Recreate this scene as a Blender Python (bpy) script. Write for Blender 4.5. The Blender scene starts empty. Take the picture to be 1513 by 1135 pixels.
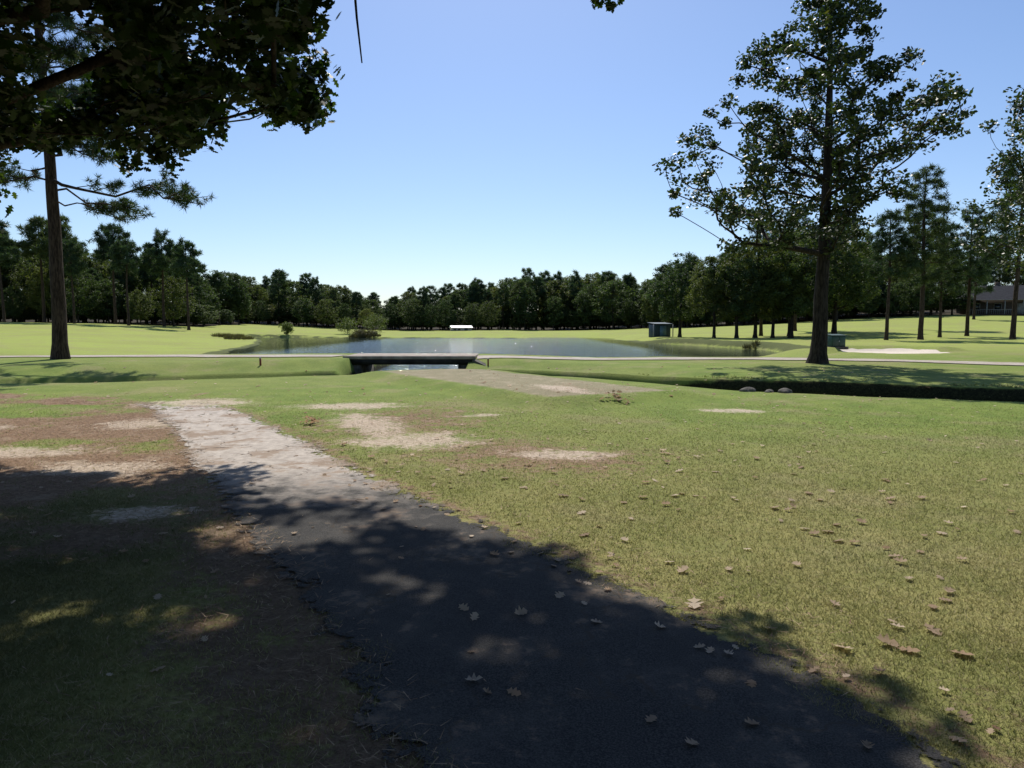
import bpy, math, random
import numpy as np
from mathutils import Vector
R=np.random.RandomState
rng=R(7); random.seed(3)
scene=bpy.context.scene
COL=scene.collection
SUN_EL=50.0; SUN_AZ=-3.0
COT=1/math.tan(math.radians(SUN_EL))

# ---------------------------------------------------------------- helpers
def S(t):
    t=np.clip(t,0,1); return t*t*(3-2*t)
def h2(ix,iy,s):
    v=np.sin(ix*127.1+iy*311.7+s*74.7)*43758.5453
    return v-np.floor(v)
def vn(x,y,s=0):
    ix=np.floor(x); iy=np.floor(y); fx=x-ix; fy=y-iy
    fx=fx*fx*(3-2*fx); fy=fy*fy*(3-2*fy)
    a=h2(ix,iy,s);b=h2(ix+1,iy,s);c=h2(ix,iy+1,s);d=h2(ix+1,iy+1,s)
    return (a*(1-fx)+b*fx)*(1-fy)+(c*(1-fx)+d*fx)*fy
def fbm(x,y,s=0,o=4):
    r=0;a=.5;t=0
    for i in range(o):
        r=r+a*vn(x,y,s+i*3.1); t+=a; a*=.5; x=x*2.03;y=y*2.03
    return r/t
def make_mesh(name,verts,faces,mat=None,attrs=None,smooth=False,loops_n=None):
    """faces: (F,n) int array ; uniform n"""
    verts=np.asarray(verts,dtype=np.float32); faces=np.asarray(faces,dtype=np.int32)
    me=bpy.data.meshes.new(name)
    me.vertices.add(len(verts)); me.vertices.foreach_set('co',verts.ravel())
    F,n=faces.shape
    me.loops.add(F*n); me.loops.foreach_set('vertex_index',faces.ravel())
    me.polygons.add(F); me.polygons.foreach_set('loop_start',np.arange(0,F*n,n,dtype=np.int32))
    try: me.polygons.foreach_set('loop_total',np.full(F,n,dtype=np.int32))
    except Exception: pass
    if smooth: me.polygons.foreach_set('use_smooth',np.ones(F,dtype=bool))
    if attrs:
        for k,(dom,val) in attrs.items():
            a=me.attributes.new(k,'FLOAT',dom); a.data.foreach_set('value',np.asarray(val,dtype=np.float32))
    me.update(calc_edges=True)
    if mat: me.materials.append(mat)
    return me
def add_obj(name,me,parent=None,loc=None):
    o=bpy.data.objects.new(name,me); COL.objects.link(o)
    if parent: o.parent=parent
    if loc is not None: o.location=loc
    return o
def empty(name,loc=(0,0,0)):
    o=bpy.data.objects.new(name,None); COL.objects.link(o); o.location=loc; o.empty_display_size=.2
    return o
def box_mesh(name,x0,x1,y0,y1,z0,z1,mat,bevel=0):
    v=[(x0,y0,z0),(x1,y0,z0),(x1,y1,z0),(x0,y1,z0),(x0,y0,z1),(x1,y0,z1),(x1,y1,z1),(x0,y1,z1)]
    f=[(0,3,2,1),(4,5,6,7),(0,1,5,4),(1,2,6,5),(2,3,7,6),(3,0,4,7)]
    return make_mesh(name,v,f,mat)
def box(name,x0,x1,y0,y1,z0,z1,mat,parent=None,bevel=0):
    o=add_obj(name,box_mesh(name,x0,x1,y0,y1,z0,z1,mat),parent)
    if bevel:
        m=o.modifiers.new('b','BEVEL'); m.width=bevel; m.segments=2
    return o
def prism(name,pts,thick,mat,parent=None):
    """pts: 4 corner quad (top outline loop), extruded by vector thick"""
    pts=[Vector(p) for p in pts]; t=Vector(thick); n=len(pts)
    v=[tuple(p) for p in pts]+[tuple(p+t) for p in pts]
    me=bpy.data.meshes.new(name)
    f=[tuple(range(n)),tuple(range(2*n-1,n-1,-1))]+[(i,i+n,(i+1)%n+n,(i+1)%n) for i in range(n)]
    me.from_pydata(v,[],f); me.materials.append(mat)
    import bmesh
    bm=bmesh.new(); bm.from_mesh(me); bmesh.ops.recalc_face_normals(bm,faces=bm.faces); bm.to_mesh(me); bm.free()
    return add_obj(name,me,parent)

# ---------------------------------------------------------------- node helpers
class NT:
    def __init__(s,name):
        s.mat=bpy.data.materials.new(name); s.mat.use_nodes=True
        s.t=s.mat.node_tree; s.t.nodes.clear()
        s.out=s.n('ShaderNodeOutputMaterial')
    def n(s,t,**k):
        nd=s.t.nodes.new(t)
        for a,b in k.items(): setattr(nd,a,b)
        return nd
    def l(s,a,b): s.t.links.new(a,b)
    def pos(s): return s.n('ShaderNodeNewGeometry').outputs['Position']
    def scaled(s,vec,sc):
        m=s.n('ShaderNodeMapping'); m.inputs['Scale'].default_value=sc; s.l(vec,m.inputs['Vector']); return m.outputs[0]
    def noise(s,vec,scale,detail=4,rough=.55):
        n=s.n('ShaderNodeTexNoise'); n.inputs['Scale'].default_value=scale; n.inputs['Detail'].default_value=detail
        n.inputs['Roughness'].default_value=rough; s.l(vec,n.inputs['Vector']); return n.outputs['Fac']
    def attr(s,name): return s.n('ShaderNodeAttribute',attribute_name=name).outputs['Fac']
    def math(s,op,a,b=0.0,clamp=False):
        m=s.n('ShaderNodeMath',operation=op); m.use_clamp=clamp
        for i,v in enumerate((a,b)):
            if isinstance(v,(int,float)): m.inputs[i].default_value=v
            else: s.l(v,m.inputs[i])
        return m.outputs[0]
    def rng(s,v,a,b,c=0,d=1):
        m=s.n('ShaderNodeMapRange',interpolation_type='SMOOTHSTEP')
        s.l(v,m.inputs[0])
        for i,x in enumerate((a,b,c,d)): m.inputs[i+1].default_value=x
        return m.outputs[0]
    def mix(s,f,a,b,mode='MIX'):
        m=s.n('ShaderNodeMix',data_type='RGBA',blend_type=mode)
        if isinstance(f,(int,float)): m.inputs[0].default_value=f
        else: s.l(f,m.inputs[0])
        for i,v in ((6,a),(7,b)):
            if isinstance(v,(tuple,list)): m.inputs[i].default_value=(*v,1)
            else: s.l(v,m.inputs[i])
        return m.outputs[2]
    def bump(s,h,st,dist):
        b=s.n('ShaderNodeBump'); b.inputs['Strength'].default_value=st; b.inputs['Distance'].default_value=dist
        s.l(h,b.inputs['Height']); return b.outputs[0]
    def bsdf(s,col,rough=.8,spec=.3,normal=None,metal=0):
        p=s.n('ShaderNodeBsdfPrincipled')
        if isinstance(col,(tuple,list)): p.inputs['Base Color'].default_value=(*col,1)
        else: s.l(col,p.inputs['Base Color'])
        p.inputs['Roughness'].default_value=rough; p.inputs['Specular IOR Level'].default_value=spec
        p.inputs['Metallic'].default_value=metal
        if normal is not None: s.l(normal,p.inputs['Normal'])
        return p
    def done(s,sh): s.l(sh,s.out.inputs[0]); return s.mat

def leaf_mat(name,c0,c1,c2=None,transl=.35,rough=.45,spec=.4,objvar=0.0,tcol=None):
    t=NT(name); r=t.attr('rnd')
    col=t.mix(t.rng(r,0,.9),c0,c1)
    if c2: col=t.mix(t.rng(r,.9,.97),col,c2)
    nz=t.noise(t.pos(),.5,2)
    col=t.mix(t.rng(nz,.3,.7,0,.5),col,tuple(x*.55 for x in c0))
    if objvar:
        oi=t.n('ShaderNodeObjectInfo').outputs['Random']
        col=t.mix(t.rng(oi,.45,1,0,objvar),col,(.17,.175,.04))
        o2=t.math('FRACT',t.math('MULTIPLY',oi,7.31))
        col=t.mix(t.rng(o2,0,1,0,.5),col,(.035,.06,.03))
    p=t.bsdf(col,rough,spec)
    tr=t.n('ShaderNodeBsdfTranslucent')
    tc=t.mix(1.0,col,(1.6,1.7,.7) if not tcol else tcol,'MULTIPLY')
    t.l(tc,tr.inputs[0])
    m=t.n('ShaderNodeMixShader'); m.inputs[0].default_value=transl
    t.l(p.outputs[0],m.inputs[1]); t.l(tr.outputs[0],m.inputs[2])
    return t.done(m.outputs[0])
def bark_mat(name,c0,c1):
    t=NT(name); p=t.scaled(t.pos(),(6,6,1.2)); n=t.noise(p,2.5,5,.65)
    col=t.mix(t.rng(n,.35,.65),c0,c1)
    return t.done(t.bsdf(col,.9,.15,t.bump(n,.8,.05)).outputs[0])
def plain(name,col,rough=.7,spec=.3,var=.25,scale=6,metal=0):
    t=NT(name); n=t.noise(t.pos(),scale,5,.6)
    c=t.mix(t.rng(n,.3,.7),tuple(x*(1-var) for x in col),tuple(min(1,x*(1+var)) for x in col))
    return t.done(t.bsdf(c,rough,spec,t.bump(n,.2,.01),metal).outputs[0])

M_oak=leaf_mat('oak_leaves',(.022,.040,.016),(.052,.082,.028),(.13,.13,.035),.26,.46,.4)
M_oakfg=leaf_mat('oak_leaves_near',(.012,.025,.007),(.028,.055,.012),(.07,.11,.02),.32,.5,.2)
M_pine=leaf_mat('pine_needles',(.028,.050,.025),(.06,.092,.04),None,.28,.55,.25)
M_dist=leaf_mat('distant_foliage',(.050,.080,.032),(.10,.145,.052),None,.32,.6,.2,objvar=.6)
M_distpine=leaf_mat('distant_needles',(.038,.068,.040),(.075,.115,.060),None,.30,.6,.2,objvar=.25)
M_bush=leaf_mat('bush_leaves',(.06,.09,.02),(.15,.19,.04),None,.3,.5,.3)
M_reed=leaf_mat('reeds',(.07,.07,.03),(.15,.13,.06),None,.2,.6,.2)
M_bark=bark_mat('bark',(.018,.014,.011),(.06,.048,.038))
M_barkp=bark_mat('pine_bark',(.025,.017,.013),(.085,.06,.045))

# ---------------------------------------------------------------- terrain
DX=[-200,-40,-16,-11,-5,-3.5,-1,2.4,6,11.7,20,60,200]
DY=[18,19.5,21.8,23.2,26,26.8,26.5,24.4,19.7,17.0,14.5,8,0]
def ditch_y(x): return sum(np.interp(x+o,DX,DY) for o in (-1.2,-.6,0,.6,1.2))/5+.5*(fbm(x*.35,x*.0+3,9,3)-.5)
POND=np.array([(-20,48),(-10,46),(0,45),(10,44.5),(19.5,46),(21.5,60),(19,73),(15,84),(14,98),(10,109),(-5,113),(-21,115),(-37,122),(-46,119),(-33,95),(-26,74),(-22.5,57)],float)
def poly_sd(x,y,P):
    d=np.full(x.shape,1e9); inside=np.zeros(x.shape,bool)
    n=len(P)
    for i in range(n):
        a=P[i];b=P[(i+1)%n]; e=b-a
        wx=x-a[0];wy=y-a[1]
        t=np.clip((wx*e[0]+wy*e[1])/(e@e),0,1)
        d=np.minimum(d,(wx-e[0]*t)**2+(wy-e[1]*t)**2)
        c=((a[1]>y)!=(b[1]>y))&(x<(b[0]-a[0])*(y-a[1])/((b[1]-a[1])+1e-9)+a[0])
        inside^=c
    d=np.sqrt(d); return np.where(inside,-d,d)
TAX=np.array([.51,-.86]); TC=np.array([-.3,20.3])
def tee_d(x,y):
    t=(x-TC[0])*TAX[0]+(y-TC[1])*TAX[1]; s=(x-TC[0])*TAX[1]*-1+(y-TC[1])*TAX[0]
    return np.maximum(np.abs(t)-5.2,np.abs(s)-1.8)
def bunker_d(x,y): return np.sqrt(((x-21.3)/2.7)**2+((y-39.5)/3.0)**2)-1+ .12*(fbm(x*.5,y*.5,4)-.5)
def belt_back(x,y):
    """0 in the open, 1 behind the front of the tree belt"""
    az=np.arctan2(x,np.maximum(y,1e-3))
    px=756+1041*np.tan(np.clip(az,-1.3,1.3))
    D=np.interp(px,[-400,300,380,930,1020,1300,2000],[128,132,185,190,150,135,130])
    return S((y*1.0-D+1)/10), S((y-D-28)/50)
def terrain(x,y,info=False):
    x=np.asarray(x,float); y=np.asarray(y,float)
    z=.10*(vn(x*.13,y*.13,1)-.5)+.03*(vn(x*.7,y*.7,2)-.5)
    z=z-.03
    d=y-ditch_y(x)
    A=np.interp(x,[-30,-8,-1,4],[.2,.38,.38,.22])
    fr=np.interp(x,[2,8],[.0,.7])
    z=z+A*(fr*S((d-.62)/.6)+(1-fr)*S((d-.8)/2.6))
    dep=np.interp(x,[-16,-8,-3,1,4,7,40],[.18,.25,.8,.45,.6,1.0,1.0])
    ditch=S((d+1.4)/.8)*(1-S((d-.7)/.4))
    z=z-dep*ditch
    cd=(1-S((np.abs(x+4.2)-1.95)/.5))*S((y-26)/1.)*(1-S((y-52)/3))
    hl=2.0*S((-x-25)/60)*S((y-40)/80)
    hr=2.5*S((x-12)/68)*S((y-36)/95)+1.9*S((x-50)/45)*S((y-105)/60)
    und=.5*(fbm(x*.03,y*.03,5,2)-.5)*S((y-50)/40)
    z=z+hl+hr+und+5.0*belt_back(x,y)[1]
    z=z+.15*(1-S(tee_d(x,y)/.9))
    b=bunker_d(x,y); z=z+.25*np.exp(-((b-.25)/.3)**2)*(y>39.5)-.12*(b<0)
    sd=poly_sd(x,y,POND)+1.2*(fbm(x*.2,y*.2,6,3)-.5)
    z=z-.52*S((y-32.5)/6)*(1-S((sd-5)/14))*(1-S((x-15)/3.5))
    z=np.where(sd<6,(-1.3)+(z+1.3)*S((sd+1.6)/2.6),z)
    z=z*(1-cd)+(-1.0)*cd
    if info: return z,d,ditch*dep,sd,cd
    return z
def tz(x,y): return float(terrain(np.array([x]),np.array([y]))[0])

# dirt / straw density maps
def ell(x,y,cx,cy,rx,ry,ang=0):
    c,s=math.cos(ang),math.sin(ang); u=(x-cx)*c+(y-cy)*s; v=-(x-cx)*s+(y-cy)*c
    return np.clip(1.25-np.sqrt((u/rx)**2+(v/ry)**2)*.75,0,1)
def dirt_map(x,y):
    m=np.zeros_like(x)
    for e in [(-3.4,14.8,1.3,.7,0),(-2.5,12.2,.6,1.7,.45),(-1.5,10.4,1.05,.8,0),(.65,9.3,.75,.4,0),(4.4,14.1,.75,.38,0),
              (-6.9,9.6,1.3,.5,0),(-9.5,11.6,1.2,.5,.2),(-7.0,15.6,1.4,.9,.0),(-11.5,9.9,1.3,.5,0),(-5.0,8.5,1.0,.5,0),(-6.4,12.4,1.0,.8,0),(-.6,13.2,.4,.25,0),(-3.5,6.4,.5,.3,0),(1.2,17.0,.5,1.6,.45)]:
        m=np.maximum(m,ell(x,y,*e))
    return m
PYr=[-6,0,2.6,3.5,4.3,5.4,6.6,8.35,11,14.1,17]
PXr=[4.6,2.9,1.86,1.4,.88,.17,-.72,-1.92,-3.48,-5.55,-7.9]
PXl=[2.4,.7,-.4,-.85,-1.3,-1.95,-2.75,-3.75,-5.25,-7.2,-9.6]
def path_in(x,y):
    """metres inside the path (positive inside)"""
    r=np.interp(y,PYr,PXr); l=np.interp(y,PYr,PXl)
    e=np.minimum(r-x,x-l)*.83
    return np.minimum(e,(16.0-y)*.5)
def straw_map(x,y):
    l=np.interp(y,PYr,PXl); r=np.interp(y,PYr,PXr)
    a=S((l-x+.9)/1.2)*S((18.4-y)/1.6)*((.66+.26*S((y-6)/3))+1.0*(fbm(x*.7,y*.7,11,3)-.5)*2)
    a=a-.85*ell(x,y,-10.5,14.3,3.0,.7)-.5*ell(x,y,-3.2,3.9,1.3,.8)
    edge=np.exp(-((x-r-.12)/.17)**2)*.75*(y<18)
    b=np.clip(.75*np.exp(-((x-r-.5)/.8)**2)*(fbm(x*1.1,y*1.1,12,3))*S((9-y)/3),0,1)
    c=.75*np.exp(-((x-l+.0)/.6)**2)*S((17.5-y)/2)
    g=.68*ell(x,y,-1.9,12.3,2.0,3.2)+.68*ell(x,y,.7,8.9,1.5,1.4)+.5*ell(x,y,1.4,17.0,1.2,2.4)
    return np.clip(np.maximum.reduce([a,edge,b,c,g]),0,1)

nx,ny=580,760
ku=6.;kv=8.
tx=np.linspace(-np.arcsinh(1000/ku),np.arcsinh(1000/ku),nx); X=ku*np.sinh(tx)
ty=np.linspace(-np.arcsinh(150/kv),np.arcsinh(1200/kv),ny); Y=15+kv*np.sinh(ty)
GX,GY=np.meshgrid(X,Y); gx=GX.ravel();gy=GY.ravel()
gy=gy+np.clip(ditch_y(gx)-20,-7,7)*S((gy-3)/14)*(1-S((gy-24)/22))
gz,gd,gdit,gsd,gcd=terrain(gx,gy,True)
idx=np.arange(nx*ny).reshape(ny,nx)
F=np.stack([idx[:-1,:-1],idx[:-1,1:],idx[1:,1:],idx[1:,:-1]],-1).reshape(-1,4)

def grass_color(t,p):
    n1=t.noise(p,.12,3); n2=t.noise(p,1.1,4,.6); n3=t.noise(p,14,4,.7); n4=t.noise(p,90,2,.7); n5=t.noise(p,.45,5,.65)
    sep=t.n('ShaderNodeSeparateXYZ'); t.l(p,sep.inputs[0]); yy=sep.outputs[1]; xx=sep.outputs[0]
    far=t.rng(yy,5,14)
    near=t.mix(t.rng(n2,.3,.7),(.215,.215,.070),(.32,.285,.115))
    mid=t.mix(t.rng(n2,.3,.7),(.14,.215,.038),(.22,.285,.06))
    c=t.mix(far,near,mid)
    c=t.mix(t.rng(yy,28,55,0,.9),c,(.37,.43,.095))
    c=t.mix(t.rng(n1,.4,.65,0,.4),c,(.28,.275,.095))
    c=t.mix(t.rng(n5,.50,.66,0,.55),c,(.33,.28,.15))
    c=t.mix(t.rng(n3,.35,.7,0,.45),c,(.095,.125,.032))
    c=t.mix(t.rng(n4,.45,.75,0,.35),c,(.35,.30,.15))
    # turf painted darker under the oak on the left, deepening its shade
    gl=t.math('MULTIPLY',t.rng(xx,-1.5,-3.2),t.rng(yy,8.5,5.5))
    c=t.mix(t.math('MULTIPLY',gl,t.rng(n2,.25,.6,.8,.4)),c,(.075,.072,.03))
    return c,n3,n4
t=NT('ground_surface'); p=t.pos()
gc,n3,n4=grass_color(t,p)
na=t.noise(p,2.2,6,.7); nb=t.noise(p,18,4,.7); nc=t.noise(p,60,3,.7)
straw=t.mix(t.rng(nb,.3,.7),(.13,.078,.05),(.30,.195,.12)); straw=t.mix(t.rng(nc,.5,.7,0,.6),straw,(.44,.33,.22))
straw=t.mix(t.rng(na,.52,.66,0,.5),straw,(.40,.31,.22))
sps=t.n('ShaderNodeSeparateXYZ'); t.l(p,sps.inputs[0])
straw=t.mix(t.rng(sps.outputs[1],7.5,5.,0,.55),straw,(.065,.048,.032))  # straw darkened near the camera to deepen the shade under the oak
sand=t.mix(t.rng(nb,.3,.7),(.38,.30,.22),(.66,.55,.44)); 
def masked(a,amp,lo,hi,nz):
    return t.rng(t.math('ADD',t.attr(a),t.math('MULTIPLY',t.math('SUBTRACT',nz,.5),amp)),lo,hi)
nmix=t.math('ADD',t.math('MULTIPLY',na,.6),t.math('MULTIPLY',nb,.4))
tc=t.mix(t.rng(nb,.3,.7),(.22,.195,.12),(.33,.28,.19)); tc=t.mix(t.rng(na,.5,.62,0,.7),tc,(.40,.33,.24))
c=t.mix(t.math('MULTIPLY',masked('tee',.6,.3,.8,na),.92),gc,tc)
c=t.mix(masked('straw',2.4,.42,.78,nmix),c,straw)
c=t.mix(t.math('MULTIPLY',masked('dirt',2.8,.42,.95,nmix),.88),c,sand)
c=t.mix(masked('bank',.5,.3,.5,na),c,t.mix(t.rng(nb,.3,.7),(.014,.014,.008),(.045,.045,.02)))  # bare soil, with the shaded ditch face's darkness put into its colour
c=t.mix(masked('shore',.8,.5,.8,na),c,(.10,.115,.04))
c=t.mix(masked('bunker',.1,.45,.55,na),c,(.70,.61,.50))
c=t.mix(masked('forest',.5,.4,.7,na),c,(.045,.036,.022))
hgt=t.math('ADD',t.math('MULTIPLY',nc,.5),nb)
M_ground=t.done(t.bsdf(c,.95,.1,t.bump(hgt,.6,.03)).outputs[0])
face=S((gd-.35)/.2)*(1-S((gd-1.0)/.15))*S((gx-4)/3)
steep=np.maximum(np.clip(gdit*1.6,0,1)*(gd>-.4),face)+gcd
A=dict(tee=('POINT',1-S((tee_d(gx,gy)+.6)/1.0)),straw=('POINT',straw_map(gx,gy)),dirt=('POINT',dirt_map(gx,gy)),
       bank=('POINT',np.clip(steep,0,1)),shore=('POINT',np.exp(-((gsd-.5)/.8)**2)),bunker=('POINT',S(.5-bunker_d(gx,gy)*4)),
       forest=('POINT',belt_back(gx,gy)[0]*(gy>60)))
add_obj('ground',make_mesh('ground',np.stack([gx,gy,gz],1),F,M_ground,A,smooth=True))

# ---------------------------------------------------------------- water
t=NT('pond_water'); p=t.pos(); pm=t.scaled(p,(.7,1.6,1))
w=t.math('ADD',t.math('MULTIPLY',t.noise(pm,1.4,3,.5),1.0),t.math('MULTIPLY',t.noise(pm,5,2,.5),.35))
sepw=t.n('ShaderNodeSeparateXYZ'); t.l(p,sepw.inputs[0])
side=t.math('MULTIPLY',t.rng(sepw.outputs[0],-22,-9,.06,1),t.rng(sepw.outputs[0],8,13,1,.06))
hh=t.math('MULTIPLY',w,side)
b=t.bump(hh,1.0,.16)
M_water=t.done(t.bsdf((.02,.035,.03),.06,.5,b).outputs[0])
me=make_mesh('pond_water',[(-55,25.2,-.42),(25,25.2,-.42),(25,128,-.42),(-55,128,-.42)],[(0,1,2,3)],M_water)
add_obj('pond_water',me)

# ---------------------------------------------------------------- near cart path
def strip(name,L,Rr,nacross,mat,lift,endfade=None,lat=.35):
    L=np.array(L,float);Rr=np.array(Rr,float); n=len(L)
    u=np.linspace(-lat,1+lat,nacross)
    P=L[:,None,:]*(1-u)[None,:,None]+Rr[:,None,:]*u[None,:,None]
    wid=np.linalg.norm(Rr-L,axis=1)
    edge=(np.minimum(u,1-u)[None,:]*wid[:,None])
    if endfade is not None: edge=np.minimum(edge,endfade[:,None])
    x=P[...,0].ravel();y=P[...,1].ravel(); z=terrain(x,y)+lift
    ii=np.arange(n*nacross).reshape(n,nacross)
    F=np.stack([ii[:-1,:-1],ii[:-1,1:],ii[1:,1:],ii[1:,:-1]],-1).reshape(-1,4)
    return add_obj(name,make_mesh(name,np.stack([x,y,z],1),F,mat,dict(edge=('POINT',edge.ravel())),smooth=True))
def path_mat(name,far):
    t=NT(name); p=t.pos(); na=t.noise(p,1.3,6,.7); nb=t.noise(p,9,5,.7); nc=t.noise(p,110,2,.8)
    asph=t.mix(t.rng(nc,.35,.7),(.026,.025,.024),(.085,.08,.075))  # asphalt, toned down to deepen the shade under the canopy
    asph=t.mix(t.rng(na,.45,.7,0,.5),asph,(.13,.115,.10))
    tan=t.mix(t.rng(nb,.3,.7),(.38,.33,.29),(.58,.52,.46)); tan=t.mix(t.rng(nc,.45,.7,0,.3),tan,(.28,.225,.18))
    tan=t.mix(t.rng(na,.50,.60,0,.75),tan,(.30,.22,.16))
    if far: c=t.mix(.4,tan,(.40,.35,.28))
    else:
        sp=t.n('ShaderNodeSeparateXYZ'); t.l(p,sp.inputs[0])
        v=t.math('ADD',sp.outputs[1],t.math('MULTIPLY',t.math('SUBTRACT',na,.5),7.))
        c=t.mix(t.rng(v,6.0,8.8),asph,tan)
        vo=t.n('ShaderNodeTexVoronoi',feature='DISTANCE_TO_EDGE'); vo.inputs['Scale'].default_value=.8
        dist=t.n('ShaderNodeVectorMath',operation='ADD'); nzc=t.n('ShaderNodeTexNoise'); nzc.inputs['Scale'].default_value=2.5; nzc.inputs['Detail'].default_value=6; t.l(p,nzc.inputs[0])
        sc=t.n('ShaderNodeVectorMath',operation='SCALE'); sc.inputs['Scale'].default_value=.9; t.l(nzc.outputs['Color'],sc.inputs[0])
        t.l(p,dist.inputs[0]); t.l(sc.outputs[0],dist.inputs[1]); t.l(dist.outputs[0],vo.inputs['Vector'])
        cr=t.rng(vo.outputs['Distance'],.003,.016,.8,0)
        c=t.mix(t.math('MULTIPLY',cr,t.rng(na,.45,.54)),c,(.06,.048,.036))
        c=t.mix(t.rng(t.math('ADD',t.math('MULTIPLY',na,.6),t.math('MULTIPLY',nb,.4)),.54,.62,0,.55),c,(.25,.18,.125))
    b=t.bsdf(c,.9,.15,t.bump(nc,.5,.008))
    e=t.math('ADD',t.attr('edge'),t.math('MULTIPLY',t.math('SUBTRACT',t.math('ADD',t.math('MULTIPLY',na,.5),t.math('MULTIPLY',nb,.5)),.5),1.8 if not far else .5))
    al=t.rng(e,-.02,.07)
    tr=t.n('ShaderNodeBsdfTransparent'); m=t.n('ShaderNodeMixShader'); t.l(al,m.inputs[0]); t.l(tr.outputs[0],m.inputs[1]); t.l(b.outputs[0],m.inputs[2])
    return t.done(m.outputs[0])
ys=np.arange(-5,16.5,.12)
L=np.stack([np.interp(ys,PYr,PXl),ys],1); Rr=np.stack([np.interp(ys,PYr,PXr),ys],1)
k=np.ones(9)/9
for a in (L,Rr): a[4:-4,0]=np.convolve(a[:,0],k,'valid')
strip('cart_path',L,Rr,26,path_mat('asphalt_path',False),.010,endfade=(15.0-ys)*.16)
cp=np.array([(-90,42),(-60,37),(-30,33),(-15,31.2),(-6.9,30.1)],float)
cp2=np.array([(-1.5,30.1),(6,30.6),(14.5,30.4),(19.5,27.3),(30,20),(45,12),(60,2)],float)
def resamp(P,st=.5):
    d=np.r_[0,np.cumsum(np.linalg.norm(np.diff(P,axis=0),axis=1))]; s=np.arange(0,d[-1],st)
    return np.stack([np.interp(s,d,P[:,0]),np.interp(s,d,P[:,1])],1)
M_farpath=path_mat('far_path',True)
for P in (cp,cp2):
    P=resamp(P); kk=np.ones(11)/11
    for j in (0,1): P[5:-5,j]=np.convolve(P[:,j],kk,'valid')
    T=np.gradient(P,axis=0); T/=np.linalg.norm(T,axis=1)[:,None]; N=np.stack([-T[:,1],T[:,0]],1)
    strip('cart_path',P-N*1.0,P+N*1.0,10,M_farpath,.03)

# ---------------------------------------------------------------- bridge
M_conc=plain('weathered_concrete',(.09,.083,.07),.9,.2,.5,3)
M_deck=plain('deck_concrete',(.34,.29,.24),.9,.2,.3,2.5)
M_cdark=plain('dark_concrete',(.03,.028,.024),.9,.2,.4,3)  # darker concrete for the bridge beams
br=empty('concrete_bridge',(0,0,0))
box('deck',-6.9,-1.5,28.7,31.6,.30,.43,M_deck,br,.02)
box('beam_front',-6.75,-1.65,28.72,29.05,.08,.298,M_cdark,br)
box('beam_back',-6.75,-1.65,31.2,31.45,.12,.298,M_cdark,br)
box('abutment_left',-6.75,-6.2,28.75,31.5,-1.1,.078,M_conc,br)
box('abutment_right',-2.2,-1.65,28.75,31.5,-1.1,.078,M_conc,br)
prism('wing_left',[(-6.78,28.70,.30),(-7.9,27.3,-.10),(-7.9,27.3,-1.1),(-6.78,28.70,-1.1)],(-.18,.14,0),M_conc,br)
prism('wing_right',[(-1.62,28.70,.30),(-.65,27.4,-.08),(-.65,27.4,-1.1),(-1.62,28.70,-1.1)],(.18,.14,0),M_conc,br)

# ---------------------------------------------------------------- tree generator
LEAF=np.array([(0,0),(.14,.07),(.24,.26),(.36,.12),(.52,.36),(.64,.16),(.80,.24),(1,0),(.80,-.24),(.64,-.16),(.52,-.36),(.36,-.12),(.24,-.26),(.14,-.07)])
LEAF6=np.array([(0,0),(.3,.27),(.7,.25),(1,0),(.65,-.28),(.3,-.24)])
LEAF4=np.array([(0,0),(.5,.33),(1,0),(.5,-.33)])
def basis(n,rs):
    n=n/np.linalg.norm(n,axis=1)[:,None]
    a=rs.normal(size=n.shape); u=np.cross(n,a); u/=np.linalg.norm(u,axis=1)[:,None]+1e-9
    return n,u,np.cross(n,u)
def leaves(centers,nper,rad,size,shape,rs,flat=.8,up=.5):
    C=np.repeat(centers,nper,axis=0); n=len(C)
    rv=np.repeat(rs.uniform(.6,1.3,len(centers)),nper)
    off=rs.normal(size=(n,3)); off/=np.linalg.norm(off,axis=1)[:,None]
    off*=(rs.rand(n)**.5*rv)[:,None]*rad; off[:,2]*=flat
    Pn=C+off
    nn=rs.normal(size=(n,3)); nn[:,2]=np.abs(nn[:,2])+up
    _,u,v=basis(nn,rs)
    s=size*rs.uniform(.65,1.25,n)
    V=Pn[:,None,:]+(u[:,None,:]*(shape[None,:,0,None]-.5)+v[:,None,:]*shape[None,:,1,None])*s[:,None,None]
    k=len(shape)
    return V.reshape(-1,3),np.arange(n*k).reshape(n,k),np.clip(rs.rand(n),0,1)
def needles(centers,nper,length,width,rs,up=.3):
    C=np.repeat(centers,nper,axis=0); n=len(C)
    d=rs.normal(size=(n,3)); d[:,2]+=up; d/=np.linalg.norm(d,axis=1)[:,None]
    side=np.cross(d,rs.normal(size=(n,3))); side/=np.linalg.norm(side,axis=1)[:,None]
    L=length*rs.uniform(.6,1.2,n)[:,None]
    st=C+d*L*.15
    V=np.stack([st-side*width*.5,st+side*width*.5,C+d*L],1)
    return V.reshape(-1,3),np.arange(n*3).reshape(n,3),rs.rand(n)
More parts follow.
